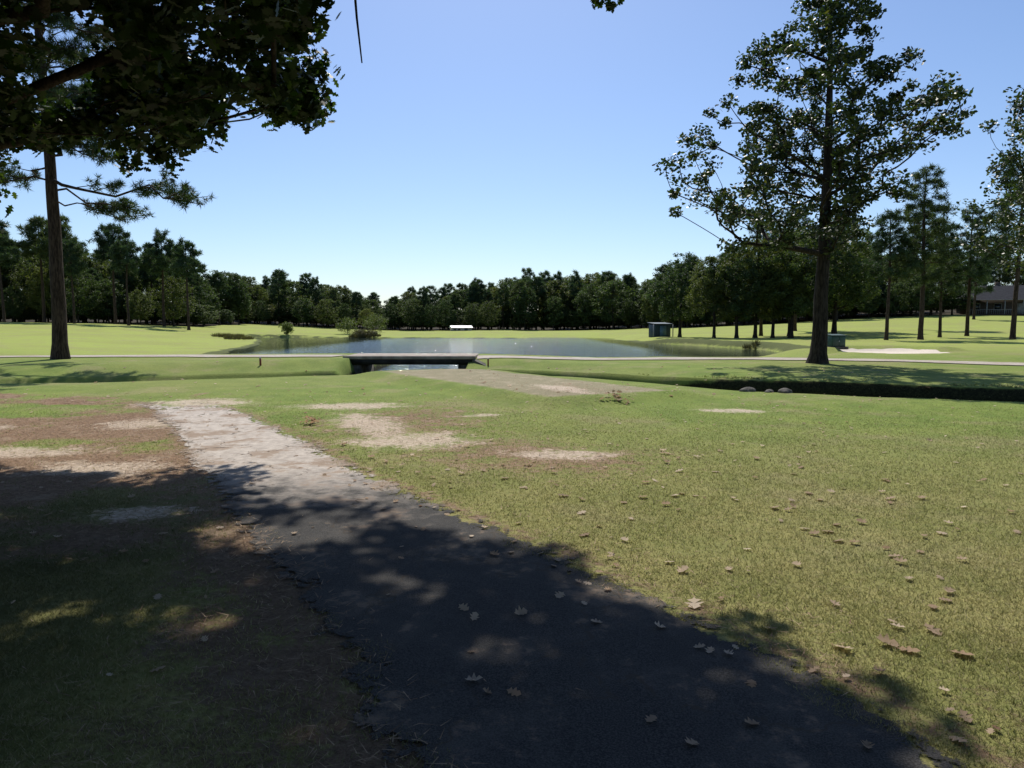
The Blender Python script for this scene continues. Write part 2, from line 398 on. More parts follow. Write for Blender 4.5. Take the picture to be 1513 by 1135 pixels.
def tubes(P0,P1,r0,r1,sides):
    d=P1-P0; L=np.linalg.norm(d,axis=1)[:,None]+1e-9; d=d/L
    ref=np.where(np.abs(d[:,2:3])>.9,np.array([[1.,0,0]]),np.array([[0,0,1.]]))
    u=np.cross(d,ref); u/=np.linalg.norm(u,axis=1)[:,None]; v=np.cross(d,u)
    a=np.linspace(0,2*np.pi,sides,endpoint=False)
    ring=u[:,None,:]*np.cos(a)[None,:,None]+v[:,None,:]*np.sin(a)[None,:,None]
    A=P0[:,None,:]-d[:,None,:]*(r0*.3)[:,None,None]+ring*r0[:,None,None]; B=P1[:,None,:]+d[:,None,:]*(r1*.3)[:,None,None]+ring*r1[:,None,None]
    V=np.concatenate([A,B],1).reshape(-1,3)
    n=len(P0); base=(np.arange(n)*2*sides)[:,None]; i=np.arange(sides)[None,:]; j=(np.arange(sides)+1)%sides
    F=np.stack([base+i,base+j[None,:],base+sides+j[None,:],base+sides+i],-1).reshape(-1,4)
    return V,F
def trunk_tube(pts,rad,sides=16,seed=0,flare=.5):
    pts=np.array(pts,float); n=len(pts); a=np.linspace(0,2*np.pi,sides,endpoint=False)
    V=[]
    for i in range(n):
        h=pts[i,2]-pts[0,2]; fl=1+flare*math.exp(-h/.35)*(1+.35*np.sin(a*5+seed))+.06*np.sin(a*3+h*2+seed)
        r=rad[i]*fl
        V.append(np.stack([pts[i,0]+np.cos(a)*r,pts[i,1]+np.sin(a)*r,np.full(sides,pts[i,2])],1))
    V=np.concatenate(V); ii=np.arange(n*sides).reshape(n,sides)
    F=np.stack([ii[:-1],np.roll(ii[:-1],-1,1),np.roll(ii[1:],-1,1),ii[1:]],-1).reshape(-1,4)
    return V,F
def skeleton(trunk,zmin,clusters,rs,r_total,rise=.45,step=.7,pathw=.25,rmin=.012,expo=.5):
    """connect every cluster centre to the trunk through a branching skeleton"""
    trunk=np.array(trunk,float)
    nt=len(trunk); par=[-1]+list(range(nt-1))
    ax=np.array([np.interp(clusters[:,2],trunk[:,2],trunk[:,0]),np.interp(clusters[:,2],trunk[:,2],trunk[:,1])]).T
    order=np.argsort(np.linalg.norm(clusters[:,:2]-ax,axis=1)*rs.uniform(.75,1.25,len(clusters)))
    cap=len(trunk)+len(clusters)*14
    N=np.zeros((cap,3)); PL=np.zeros(cap); N[:nt]=trunk; k=nt
    okm=np.ones(cap,bool); okm[:nt]=trunk[:,2]>=zmin
    W=np.zeros(cap)
    PR=np.full(cap,-1,int); PR[:nt]=par
    for ci in order:
        q=clusters[ci]; D=q-N[:k]; dist=np.linalg.norm(D,axis=1); hd=np.hypot(D[:,0],D[:,1])
        cost=dist+pathw*PL[:k]+1.1*np.maximum(0,rise*hd-D[:,2])
        cost[~okm[:k]]=1e9
        b=int(np.argmin(cost)); d=dist[b]; m=max(1,min(12,int(math.ceil(d/step))))
        prev=b; a=N[b].copy(); bow=rs.normal(size=3)*.07*d; bow[2]=abs(bow[2])*.3-.10*d*rise
        for s in range(1,m+1):
            f=s/m; pt=a+(q-a)*f+bow*math.sin(math.pi*f)
            N[k]=pt; PR[k]=prev; PL[k]=PL[prev]+d/m; prev=k; k+=1
        W[prev]+=1
    for i in range(k-1,0,-1):
        if PR[i]>=0: W[PR[i]]+=W[i]
    tot=max(W[:k].max(),1)
    rad=np.maximum(rmin,r_total*(W[:k]/tot)**expo*.8)
    e=np.arange(nt,k); p0=PR[e]
    r0=np.minimum(rad[p0],rad[e]*1.35); 
    return N[p0],N[e],r0,rad[e]
def cat(parts):
    V=[];F=[];o=0
    for v,f in parts: V.append(v);F.append(f+o);o+=len(v)
    return np.concatenate(V),np.concatenate(F)
def trunk_line(x,y,z0,h,r,rs,n=24,wob=.15,lean=(0,0),taper=.85,rtop=.03):
    zs=np.linspace(0,1,n); ph=rs.rand(4)*6
    px=x+lean[0]*zs*h+wob*(np.sin(zs*5+ph[0])-math.sin(ph[0]))*zs; py=y+lean[1]*zs*h+wob*(np.sin(zs*6+ph[1])-math.sin(ph[1]))*zs
    pts=np.stack([px,py,z0-.15+zs*h],1); rad=r*(1-zs**1.1*taper); rad=np.maximum(rad,rtop)
    return pts,rad
def build_tree_meshes(name,trunk,rad,clusters,leafpack,barkm,leafm,rs,zmin,r_total,seed=0,branch=None,**kw):
    p0,p1,r0,r1=skeleton(trunk,zmin,clusters,rs,r_total,**kw)
    thick=r1>.04
    parts=[trunk_tube(trunk,rad,16,seed)]
    if thick.any(): parts.append(tubes(p0[thick],p1[thick],r0[thick],r1[thick],8))
    if (~thick).any(): parts.append(tubes(p0[~thick],p1[~thick],r0[~thick],r1[~thick],4))
    V,F=cat(parts)
    wood=make_mesh(name+'_wood',V,F,barkm,smooth=True)
    v,f,r=leafpack
    fol=make_mesh(name+'_foliage',v,f,leafm,dict(rnd=('FACE',r)))
    return wood,fol
def put_tree(name,wood,fol,loc=(0,0,0),rot=0,sc=1.0):
    e=empty(name,loc); e.rotation_euler=(0,0,rot); e.scale=(sc,sc,sc) if not isinstance(sc,tuple) else sc
    a=add_obj('trunk_and_limbs',wood,e); b=add_obj('foliage',fol,e); return e

def crown_pts(n,rs,prof,cx,cy,z0,shell=.45,clump=.42,minsep=.0,fr=2.2,fz=.8):
    """prof: rows (z, left, right)"""
    prof=np.array(prof,float); out=[]
    zl,zh=prof[:,0].min(),prof[:,0].max(); o=np.argsort(prof[:,0]); pz=prof[o]
    s1=rs.rand()*50
    while len(out)<n:
        z=rs.uniform(zl,zh); th=rs.uniform(0,2*np.pi)
        l=-np.interp(z,pz[:,0],pz[:,1]); r=np.interp(z,pz[:,0],pz[:,2])
        Rm=(l if math.cos(th)<0 else r)*math.cos(th)**2+ (l+r)/2*math.sin(th)**2
        if rs.rand()*max((pz[:,2]-pz[:,1]).max()/2,.1)>Rm: continue
        rr=Rm*rs.rand()**shell*(.8+.35*float(vn(np.array(th*1.6+s1),np.array(z*.55),3)))
        x=rr*math.cos(th); y=rr*math.sin(th)
        if float(vn(np.array(x*.8+s1+z*.3),np.array(z*1.0+y*.7),8))<clump: continue
        if minsep and out:
            a=np.array(out)-np.array([cx+x,cy+y,z0+z])
            if (a**2).sum(1).min()<minsep**2: continue
        out.append((cx+x,cy+y,z0+z))
    return np.array(out)

# ---- big oak on the right
rs=R(21); ox,oy=12.0,27.6; oz=tz(ox,oy)
prof=[(14.3,-.3,1.4),(13.7,-.9,1.6),(12.8,-1.9,1.7),(11.6,-2.8,2.4),(10.6,-3.5,3.3),(9.4,-4.8,4.3),(8.4,-6.0,4.2),(7.2,-6.8,3.2),(6.2,-5.6,2.3),(5.0,-4.0,2.0),(4.3,-3.2,1.2)]
cl=crown_pts(370,rs,prof,ox,oy,oz,.46,.49,minsep=.34)
tr,rad=trunk_line(ox,oy,oz,13.7,.30,rs,26,.12,(.008,0))
lp=leaves(cl,90,.47,.16,LEAF6,rs,.7,.4)
w,f=build_tree_meshes('oak',tr,rad,cl,lp,M_bark,M_oak,rs,oz+3.7,.36,step=.6,rise=.5,pathw=.3)
put_tree('oak_tree',w,f)
# ---- oak just outside the right edge, branches reach in
rs=R(33); ex,ey=25.6,30.5; ez=tz(ex,ey)
prof=[(14.8,-1,1),(13,-3.4,3.2),(10,-4.8,4.6),(7.5,-5.3,5.2),(5,-4.9,4.6),(3.6,-3,3)]
cl=crown_pts(430,rs,prof,ex,ey,ez,.5,.40,minsep=.35)
tr,rad=trunk_line(ex,ey,ez,14,.3,rs,24,.2)
lp=leaves(cl,85,.55,.17,LEAF6,rs,.75,.4)
w,f=build_tree_meshes('oak2',tr,rad,cl,lp,M_bark,M_oak,rs,ez+3.2,.3,step=.7)
put_tree('oak_tree',w,f)

# ---- foreground oak, trunk left of the view, crown over the path
rs=R(5); fx,fy=-9.6,9.0; fz=tz(fx,fy)
ea=np.array([-2,-.80,-.726,-.70,-.68,-.63,-.57,-.534,-.496,-.438,-.39,-.342,-.313,-.275,-.258,-.252,-.2,3])
ee=np.array([.12,.13,.18,.195,.215,.265,.25,.215,.22,.26,.28,.305,.285,.285,.32,.50,.52,.52])
sx=np.array([-20,-6,-4.3,-3,-2.2,-1.4,-.9,-.4,.22,.56,.8,1.35,1.65,1.9,2.3,3,4])
sy=np.array([7.6,7.7,7.9,8.3,7.8,7.2,6.3,5.8,5.4,4.7,4.1,3.5,2.95,2.5,1.4,-.2,-3])
holes=[(-2.75,4.2,.62,.28),(-2.3,3.05,.42,.24),(-2.2,5.9,.6,.28),(-.05,3.6,.32,.18),(-4.6,6.4,.7,.28),(-3.5,5.2,.35,.2),(-.6,4.6,.3,.15),(.5,3.1,.28,.14),(-1.1,6.0,.35,.2),(-3.6,7.2,.6,.25),(-1.0,3.0,.2,.12)]
out=[];tries=0
dxs=math.tan(math.radians(-SUN_AZ))*COT
while len(out)<2950 and tries<500000:
    tries+=1
    z=rs.uniform(4.2,12.6)
    if rs.rand()<.78:
        Xs=rs.uniform(-8.5,2.8); Ys=rs.uniform(.2,8.4); x=Xs-z*dxs; y=Ys+z*COT
    else:
        x=rs.uniform(-19,3.6);y=rs.uniform(.5,16.8); Xs=x+z*dxs; Ys=y-z*COT
    q=((x+7)/11.6)**2+((y-9)/8.8)**2+((z-7.2)/5.8)**2
    if q>1: continue
    edge_d=np.interp(Xs,sx,sy)-.15+1.3*(float(fbm(np.array(Xs*1.5),np.array(3.),7,2))-.5)-Ys
    if edge_d<0: continue
    if edge_d<.5 and rs.rand()<.35: continue
    a=x/y; e=(z-1.7)/y
    if e<np.interp(a,ea,ee)+.03: continue
    if -.285<a<-.2 and .36<e<.52: continue
    vis=y>9 and e<.5
    if vis and float(vn(np.array(x*1.15+2),np.array(z*1.35),41))<.36: continue
    if -.69<a<-.53 and .275<e<.43 and rs.rand()<.96: continue
    if -.48<a<-.33 and .34<e<.39 and rs.rand()<.85: continue
    dens=float(fbm(np.array(Xs*1.3+4),np.array(Ys*1.9+7),2,3))
    if dens<.345 and Ys>2: continue
    if any(((Xs-hx_)/rx_)**2+((Ys-hy_)/ry_)**2<1.25 for hx_,hy_,rx_,ry_ in holes) and rs.rand()<.985: continue
    out.append((x,y,z))
n0=len(out); tries=0
while len(out)<n0+210 and tries<100000:   # drooping outer sprays on the far side of the crown
    tries+=1
    x=rs.uniform(-9.6,-2.9); y=rs.uniform(11.2,12.9); z=rs.uniform(3.4,7.0)
    a=x/y; e=(z-1.7)/y; b_=np.interp(a,ea,ee)
    if e<b_+.0 or e>b_+.13 or a>-.262: continue
    if -.69<a<-.56 and e>.29: continue
    if y-z*COT>np.interp(x,sx,sy)+.5: continue
    if float(vn(np.array(x*1.3+3),np.array(z*1.6),14))<.46: continue
    out.append((x,y,z))
cl=np.array(out); print('fg clusters',len(cl),tries)
tips=np.array([(-3.55,13.2,5.75),(-3.5,12.9,6.3),(-3.7,12.6,5.5),(-4.2,12.8,5.5),(-4.4,12.4,6.2),(-6.3,12.1,4.75),(-6.6,12.3,4.5),(-5.9,12.2,5.0),(-7.2,12.0,5.1),(-5.3,12.4,5.5),(-8.7,12.2,4.4),(-8.9,12.1,5.0),(-3.9,12.7,7.2),(-6.2,12.2,5.6),(-5.6,12.2,6.2),(-3.9,12.6,6.2),(-4.6,12.4,5.7),(-4.9,12.4,6.4),
 (-6.0,12.2,5.3),(-6.5,12.1,5.1),(-8.5,12.2,6.0),(-8.9,12.2,3.4),(-9.0,12.3,3.9),(.95,8.9,7.3),(-2.56,12.0,8.6)])
cl=np.concatenate([cl,tips])
tr,rad=trunk_line(fx,fy,fz,11.5,.42,rs,22,.5,(.08,.02))
v1=leaves(cl[:-1],48,.36,.17,LEAF,rs,.8,.6)
v2=leaves(np.array([(1.02,8.6,5.66),(1.24,8.6,5.56),(1.12,8.65,5.75),(1.15,8.6,5.45),(1.0,8.6,5.5)]),16,.14,.13,LEAF,rs,.8,.3)
V=np.concatenate([v1[0],v2[0]]);Fc=np.concatenate([v1[1],v2[1]+len(v1[0])]);rr=np.concatenate([v1[2],v2[2]])
tw=np.array([(-2.60,12.0,8.6),(-2.58,12.0,7.3),(-2.54,12.0,6.7),(-2.47,12.0,6.0)])
tw2=np.array([(.95,8.9,7.3),(1.0,8.75,6.6),(1.06,8.65,6.0),(1.12,8.6,5.5)])
p0,p1,r0,r1=skeleton(tr,fz+3.0,cl,rs,.28,rise=.3,step=.6,pathw=.25,rmin=.009)
tk=r1>.03
r_a=np.array([.028,.024,.02]);r_b=np.array([.024,.02,.012])
parts=[trunk_tube(tr,rad,18,1),tubes(p0[tk],p1[tk],r0[tk],r1[tk],8),tubes(p0[~tk],p1[~tk],r0[~tk],r1[~tk],4),
       tubes(tw[:-1],tw[1:],r_a,r_b,5),tubes(tw2[:-1],tw2[1:],r_a*.5,r_b*.5,5)]
Vw,Fw=cat(parts)
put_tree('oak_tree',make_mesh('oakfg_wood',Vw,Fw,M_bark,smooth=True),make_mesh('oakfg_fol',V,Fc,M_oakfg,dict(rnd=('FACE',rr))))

# ---- pines
def pine(name,x,y,z0,h,r,crown0,spread,nbr,rs,tuft,nper,nl,nw,mat,extra=None,sub=7,lean=(0,0)):
    tr,rad=trunk_line(x,y,z0,h,r,rs,26,.12,lean,.8)
    P0=[];P1=[];R0=[];R1=[];C=[]
    brs=[]
    for i in range(nbr):
        f=(i+rs.rand())/nbr; zz=z0+h*(crown0+(1-crown0)*f)
        th=i*2.4+rs.rand()*.9; L=spread*(1-.75*f**1.6)*rs.uniform(.55,1.1)*(.55+.45*min(1,f*5))
        brs.append((zz,th,L,rs.uniform(-.1,.35)+.35*f))
    if extra: brs+=extra
    for zz,th,L,up in brs:
        bx=np.interp(zz,tr[:,2],tr[:,0]);by=np.interp(zz,tr[:,2],tr[:,1]); n=7
        s=np.linspace(0,1,n); zc=up*s*L-.25*L*s**2+.10*L*np.maximum(0,s-.75)
        q=np.stack([bx+np.cos(th)*L*s,by+np.sin(th)*L*s,zz+zc],1); q[1:]+=rs.normal(size=(n-1,3))*.04*L
        rb=np.maximum(.016,r*.24*(L/spread)*(1-s*.85))
        P0+=list(q[:-1]);P1+=list(q[1:]);R0+=list(rb[:-1]);R1+=list(rb[1:])
        ns=max(3,int(sub*L/spread)+2)
        for j in range(ns):
            ss=rs.uniform(.3,1); b=np.array([np.interp(ss,s,q[:,k]) for k in range(3)])
            th2=th+rs.choice([-1,1])*rs.uniform(.3,1.1); l2=L*.35*rs.uniform(.4,1)*(1.2-ss*.6)+.15
            e=b+np.array([math.cos(th2)*l2,math.sin(th2)*l2,rs.uniform(-.15,.3)*l2])
            P0.append(b);P1.append(e);R0.append(.02);R1.append(.012)
            for g in range(max(2,int(l2/ (tuft*.55)))):
                C.append(b+(e-b)*rs.uniform(.35,1.05)+rs.normal(size=3)*tuft*.3)
        C.append(q[-1])
    C=np.array(C)
    V,F=cat([trunk_tube(tr,rad,14,2,.35),tubes(np.array(P0),np.array(P1),np.array(R0),np.array(R1),5)])
    wood=make_mesh(name+'_wood',V,F,M_barkp,smooth=True)
    v,f,rr=needles(C,nper,nl,nw,rs)
    return wood,make_mesh(name+'_fol',v,f,mat,dict(rnd=('FACE',rr)))
rs=R(11); px,py=-18.95,29.6; pz_=tz(px,py)
ex_=[(7.7,-.05,5.6,.0),(7.2,.5,3.4,-.05),(8.6,-.5,4.2,.1),(8.9,3.3,3.5,.1),(9.4,.2,4.4,.12),(9.9,-.9,4.2,.2),(10.6,.1,4.6,.15),(7.6,3.6,3.0,0),(11.4,-.3,4.8,.2),(6.9,.9,2.6,.0),(8.2,2.6,3.2,.05)]
w,f=pine('pineL',px,py,pz_,20,.29,.46,4.8,54,rs,.38,46,.28,.026,M_pine,ex_,sub=17)
put_tree('pine_tree',w,f)
protoP=[]
for i in range(3):
    rs=R(50+i); protoP.append(pine('pm%d'%i,0,0,0,15,.22,.36 if i else .5,3.4,44,rs,.5,24,.5,.06,M_distpine,None,sub=10))
protoD=[]
for i in range(4):
    rs=R(70+i); protoD.append(pine('pd%d'%i,0,0,0,15,.22,.42+.10*(i%3),3.6,26,rs,.7,14,.8,.15,M_distpine,None,sub=8))
# tall old pines with a high crown and a long bare trunk
protoT=[]
for i in range(3):
    rs=R(60+i); protoT.append(pine('pt%d'%i,0,0,0,15,.24,.56+.05*i,3.2,30,rs,.6,20,.7,.10,M_distpine,None,sub=9))
protoB=[];protoM=[]
for i in range(6):
    rs=R(90+i); wd=rs.uniform(4.2,5.6)
    prof=[(14.6,-wd*.35,wd*.35),(13.6,-wd*.66,wd*.6),(11.5,-wd*.95,wd*.92),(8,-wd,wd),(5,-wd*.9,wd),(2.6,-wd*.55,wd*.5)]
    cl=crown_pts(260,rs,prof,0,0,0,.42,.36)
    tr,rad=trunk_line(0,0,0,13,.22,rs,14,.2)
    lp=leaves(cl,44,.85,.38,LEAF4,rs,.75,.3)
    protoB.append(build_tree_meshes('bd%d'%i,tr,rad,cl,lp,M_bark,M_dist,rs,2.0,.2,step=1.6))
for i in range(3):
    rs=R(120+i); wd=4.5
    prof=[(12,-wd*.3,wd*.3),(11.3,-wd*.6,wd*.6),(9,-wd*.95,wd*.9),(6.5,-wd,wd),(4.2,-wd*.9,wd*.9),(2.7,-wd*.5,wd*.5)]
    cl=crown_pts(300,rs,prof,0,0,0,.5,.42)
    tr,rad=trunk_line(0,0,0,11,.24,rs,16,.2)
    lp=leaves(cl,64,.6,.24,LEAF4,rs,.8,.3)
    protoM.append(build_tree_meshes('bm%d'%i,tr,rad,cl,lp,M_bark,M_dist,rs,2.3,.24,step=1.0))
def stand(kind,proto,x,y,h,h0,rot):
    put_tree(kind,proto[0],proto[1],(x,y,tz(x,y)-.05),rot,h/h0)
for (x,y,h,kk,i) in [(20.9,88,10.2,'b',2),(22.6,79,8.9,'b',1),(24.8,78,9.8,'b',0),(27.2,79,10.6,'b',1),(28.8,78,9.5,'b',2),(30.4,77,12.0,'b',0),(36.5,80,13,'b',1),(41,90,14,'b',0),(33,84,12,'b',2)]:
    stand('added_shade_tree',protoM[i],x,y,h,12,x*1.7)
for (x,y,h,i) in [(34.2,64.5,11.5,0),(37.6,65,15.3,1),(43,71,11,2),(47.0,73,13,1),(45.4,64,15.5,0),(31,88,15,2),(52,90,15,0),(40,100,17,0),(77,118,14,1),(86,116,13,2)]:
    stand('pine_tree',protoP[i],x,y,h,15,x*2.1)
for (x,y,h,i) in [(-55.8,122,15,1),(-61.5,125,16.2,0),(-64.5,119,14,2),(-69.5,124,17,2),(-73,118,13.5,1),(-77,122,17.5,0),(-82,124,18,2),(-84,117,15,1),(-89,121,19,1),(-95,124,18.5,0),(-101,122,20,2)]:
    stand('pine_tree',protoT[i],x,y,h,15,x*1.3)
# unseen trees added behind and beside the view to block sky light
for (x,y,h,i) in [(-7,-7.5,17,0),(4.5,-9,18,1),(-15,-3,16,2),(13,-8,17,2),(-2,-16,18,1),(-19,7,16,0),(9,-16,18,0),(-12,-13,18,1)]:
    stand('added_shade_tree',protoM[i],x,y,h,12,x*1.3)

# ---- distant tree belt: one object
belt=empty('distant_trees')
EX=np.array([-1500,-100,0,40,100,160,230,290,330,345,400,450,500,545,600,660,720,770,830,900,950,1000,1060,1150,1250,1350,1450,1600,3000],float)
EP=np.array([125,125,125,122,115,104,98,90,84,74,72,64,60,40,50,55,60,76,78,76,68,84,96,108,120,118,112,125,150],float)
rs=R(200); cnt=0
def inst(pr,x,y,h,h0,wd=1):
    global cnt
    cnt+=1; s=h/h0; rot=rs.rand()*6.28
    for nm,me in (('trunks_%d'%cnt,pr[0]),('crowns_%d'%cnt,pr[1])):
        o=add_obj(nm,me,belt,(x,y,tz(x,y)-.1)); o.scale=(s*wd,s*wd,s); o.rotation_euler=(0,0,rot)
def base_dist(px): return np.interp(px,[-400,300,380,930,1020,1300,2000],[128,132,185,190,150,135,130])
def clearing(x,y):   # garden in front of the house
    return (88<x<118 and 110<y<158) or (78<x<120 and 100<y<134)
for row in range(6):
    pxx=-1100.0
    while pxx<2700:
        D0=float(base_dist(pxx)); D=D0+row*7+rs.uniform(-3,3)
        a=(pxx-756)/1041; sc=1 if abs(a)<.9 else 1/math.sqrt(1+(abs(a)-.9))
        x=a*D*sc; y=D*sc
        if (row==0 and rs.rand()<.3) or clearing(x,y): pxx+=18; continue
        topz=1.7+float(np.interp(pxx,EX,EP))/1041*D*rs.uniform(.72,1.08)
        hgt=max(5,(topz-tz(x,y)))
        if row==0: hgt*=rs.uniform(.6,.9)
        pinep=.65 if (pxx<330 or pxx>1250) else .5
        if rs.rand()<pinep and row>0:
            pr=protoT[rs.randint(3)] if rs.rand()<.5 else protoD[rs.randint(4)]
            inst(pr,x,y,hgt*rs.uniform(1,1.1),15,rs.uniform(.9,1.25))
        else: inst(protoB[rs.randint(6)],x,y,hgt*.95,15,rs.uniform(.85,1.2))
        pxx+=1041*(rs.uniform(3.8,6.4))/D
for row in range(3):
    pxx=-1100.0
    while pxx<2700:
        D=float(base_dist(pxx))+(6,16,30)[row]+rs.uniform(-2,2)
        a=(pxx-756)/1041; sc=1 if abs(a)<.9 else 1/math.sqrt(1+(abs(a)-.9))
        if not clearing(a*D*sc,D*sc): inst(protoB[rs.randint(6)],a*D*sc,D*sc,rs.uniform(3.5,6),15,rs.uniform(1.6,2.3))
        pxx+=1041*rs.uniform(3,5)/D
print('instances',cnt)

# ---------------------------------------------------------------- shrubs & reeds at the pond
def bush(name,x,y,rx,h,mat,n=120,size=.16):
    rs=R(int(abs(x*13+y*7))); z0=tz(x,y)
    u=rs.normal(size=(n,3)); u/=np.linalg.norm(u,axis=1)[:,None]; u*=(rs.rand(n)**.4)[:,None]
    c=np.stack([x+u[:,0]*rx,y+u[:,1]*rx,z0+h*.5+u[:,2]*h*.45],1)
    c=c[c[:,2]>z0+.05]
    tr,rad=trunk_line(x,y,z0,h*.6,.05,rs,6,.05)
    lp=leaves(c,30,rx*.22,size,LEAF4,rs,.8,.3)
    w,f=build_tree_meshes(name,tr,rad,c,lp,M_bark,mat,rs,z0,.05,step=.8)
    e=empty(name); add_obj('stems',w,e); add_obj('foliage',f,e)
bush('shrub',-39.5,124,1.3,2.4,M_bush)
bush('shrub',-31,133,2.2,3.4,M_bush)
bush('shrub',-24.5,118,2.2,1.2,M_reed,150)
bush('shrub',-27,140,2.6,4,M_bush)
rs=R(8)
pts=[]
for cx,cy,r,n in [(-36,93,2.0,120),(-41,102,2.3,160),(-24.6,118,2.6,260),(21,62,.8,30)]:
    a=rs.rand(n)*6.28; q=np.sqrt(rs.rand(n))*r
    pts.append(np.stack([cx+np.cos(a)*q,cy+np.sin(a)*q*.8],1))
pts=np.concatenate(pts); zz=np.maximum(terrain(pts[:,0],pts[:,1]),-.45)
C=np.column_stack([pts,zz]); 
v,f,r_=needles(C,9,.6,.05,rs,up=2.6)
add_obj('reeds',make_mesh('reeds',v,f,M_reed,dict(rnd=('FACE',r_))))

# ---------------------------------------------------------------- lawn blades + fallen leaves
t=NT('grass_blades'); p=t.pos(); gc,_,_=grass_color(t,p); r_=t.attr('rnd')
gc=t.mix(t.rng(r_,0,1,0,.35),gc,(.31,.31,.12)); gc=t.mix(t.rng(r_,.80,.93,0,.8),gc,(.50,.42,.26))
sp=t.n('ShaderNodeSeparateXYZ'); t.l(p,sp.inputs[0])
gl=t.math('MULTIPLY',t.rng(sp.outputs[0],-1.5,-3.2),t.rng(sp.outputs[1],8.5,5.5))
gc=t.mix(t.math('MULTIPLY',gl,.5),gc,(.07,.072,.03))  # blades on the left painted darker too, as shade below the crown
pb=t.bsdf(gc,.6,.2); trn=t.n('ShaderNodeBsdfTranslucent'); t.l(gc,trn.inputs[0])
m=t.n('ShaderNodeMixShader'); m.inputs[0].default_value=.5; t.l(pb.outputs[0],m.inputs[1]); t.l(trn.outputs[0],m.inputs[2])
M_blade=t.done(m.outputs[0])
def blades(n,y0,y1,rs):
    y=np.exp(rs.uniform(math.log(y0),math.log(y1),n)); x=rs.uniform(-.8,.8,n)*y
    pr=np.clip(1-1.5*np.clip(straw_map(x,y)-.25,0,1)-1.6*np.clip(dirt_map(x,y)-.3,0,1),0.03,1)
    pr*=np.clip(.35+1.2*fbm(x*1.5,y*1.5,21,3),0,1)*(tee_d(x,y)>-.2)
    ok=(rs.rand(n)<pr)&(path_in(x,y)<.08+.35*(vn(x*3,y*3,5)-.5)); x=x[ok];y=y[ok];n=len(x)
    hh=.026*(1-.75*S((y-8)/12))
    z=terrain(x,y)-.004; a=rs.rand(n)*6.28; h=hh*rs.uniform(.4,1.25,n); w=(.0025+.0009*y)*rs.uniform(.7,1.3,n)
    dx=np.cos(a)*w*.5;dy=np.sin(a)*w*.5; lx=rs.normal(size=n)*h*.7; ly=rs.normal(size=n)*h*.7
    V=np.stack([np.stack([x-dx,y-dy,z],1),np.stack([x+dx,y+dy,z],1),np.stack([x+lx,y+ly,z+h],1)],1).reshape(-1,3)
    return V,np.arange(n*3).reshape(n,3),rs.rand(n)
rs=R(301)
a=blades(600000,2.0,21,rs)
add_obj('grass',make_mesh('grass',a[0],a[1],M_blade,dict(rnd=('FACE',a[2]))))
M_dead=leaf_mat('dead_leaves',(.42,.28,.17),(.82,.67,.51),(.22,.13,.08),.45,.7,.2,tcol=(1,1,1))
def fallen(x,y,size,rs,lift=.016,curl=.35,tilt=.2):
    n=len(x); k=len(LEAF); z=terrain(x,y)+lift
    nn=np.column_stack([rs.normal(size=(n,2))*tilt,np.ones(n)]); nrm,u,v=basis(nn,rs)
    cu=rs.uniform(-.3,1.,n)*curl
    lx=LEAF[:,0]-.5; ly=LEAF[:,1]*1.25
    ring=(u[:,None]*lx[None,:,None]+v[:,None]*ly[None,:,None]+nrm[:,None]*((lx**2+ly**2*2.5)[None,:,None]*cu[:,None,None]*2))
    ctr=np.zeros((n,1,3)); P=np.concatenate([ring,ctr],1)*size[:,None,None]+np.stack([x,y,z],1)[:,None]
    base=np.arange(n)[:,None]*(k+1); i=np.arange(k)[None]; j=(np.arange(k)+1)%k
    F=np.stack([base+i,base+j[None],np.broadcast_to(base+k,(n,k))],-1).reshape(-1,3)
    return P.reshape(-1,3),F,np.repeat(rs.rand(n)*.88+ (rs.rand(n)<.12)*.1,k)
rs=R(17)
n=700; y=np.sqrt(rs.uniform(2.3**2,19**2,n)); x=rs.uniform(-.78,.8,n)*y
y2=rs.uniform(2.5,11,120); x2=np.interp(y2,PYr,PXr)+rs.rand(120)**.8*y2*.75+.1
y3=rs.uniform(2.4,9,50); x3=np.interp(y3,PYr,PXr)+rs.normal(size=50)*.35
n4_=110; y4=rs.uniform(16,27,n4_); x4=rs.uniform(-.6,.6,n4_)*y4
s_=np.concatenate([rs.uniform(.03,.09,n),rs.uniform(.05,.135,120),rs.uniform(.04,.09,50),rs.uniform(.08,.14,n4_)])
x=np.concatenate([x,x2,x3,x4]);y=np.concatenate([y,y2,y3,y4])
d=fallen(x,y,s_,rs)
add_obj('fallen_leaves',make_mesh('fallen_leaves',d[0],d[1],M_dead,dict(rnd=('FACE',d[2]))))
rs=R(18); xs_=[];ysl=[]
for cx,cy,r,n in [(-3.55,12.2,.12,20),(2.3,15.2,.16,26)]:
    xs_.append(cx+rs.normal(size=n)*r);ysl.append(cy+rs.normal(size=n)*r)
xs_=np.concatenate(xs_);ysl=np.concatenate(ysl)
d=fallen(xs_,ysl,rs.uniform(.08,.14,len(xs_)),rs,lift=.03+rs.rand(len(xs_))*.07,tilt=.5)
add_obj('leaf_pile',make_mesh('leaf_pile',d[0],d[1],M_dead,dict(rnd=('FACE',np.full(len(d[1]),.02)))))
t=NT('pine_straw'); r_=t.attr('rnd'); M_straw=t.done(t.bsdf(t.mix(r_,(.13,.07,.04),(.38,.27,.17)),.8,.2).outputs[0])
rs=R(19); n=60000; y=np.sqrt(rs.uniform(2.2**2,17**2,n)); x=rs.uniform(-.8,.5,n)*y
ok=rs.rand(n)<np.clip(straw_map(x,y)*1.1-.15,0.015,1)*np.where(path_in(x,y)>.2,.06,1); x=x[ok];y=y[ok];n=len(x)
a=rs.rand(n)*6.28; l=rs.uniform(.04,.11,n); w_=.0018+.0003*y; z=terrain(x,y)+rs.uniform(.012,.03,n)
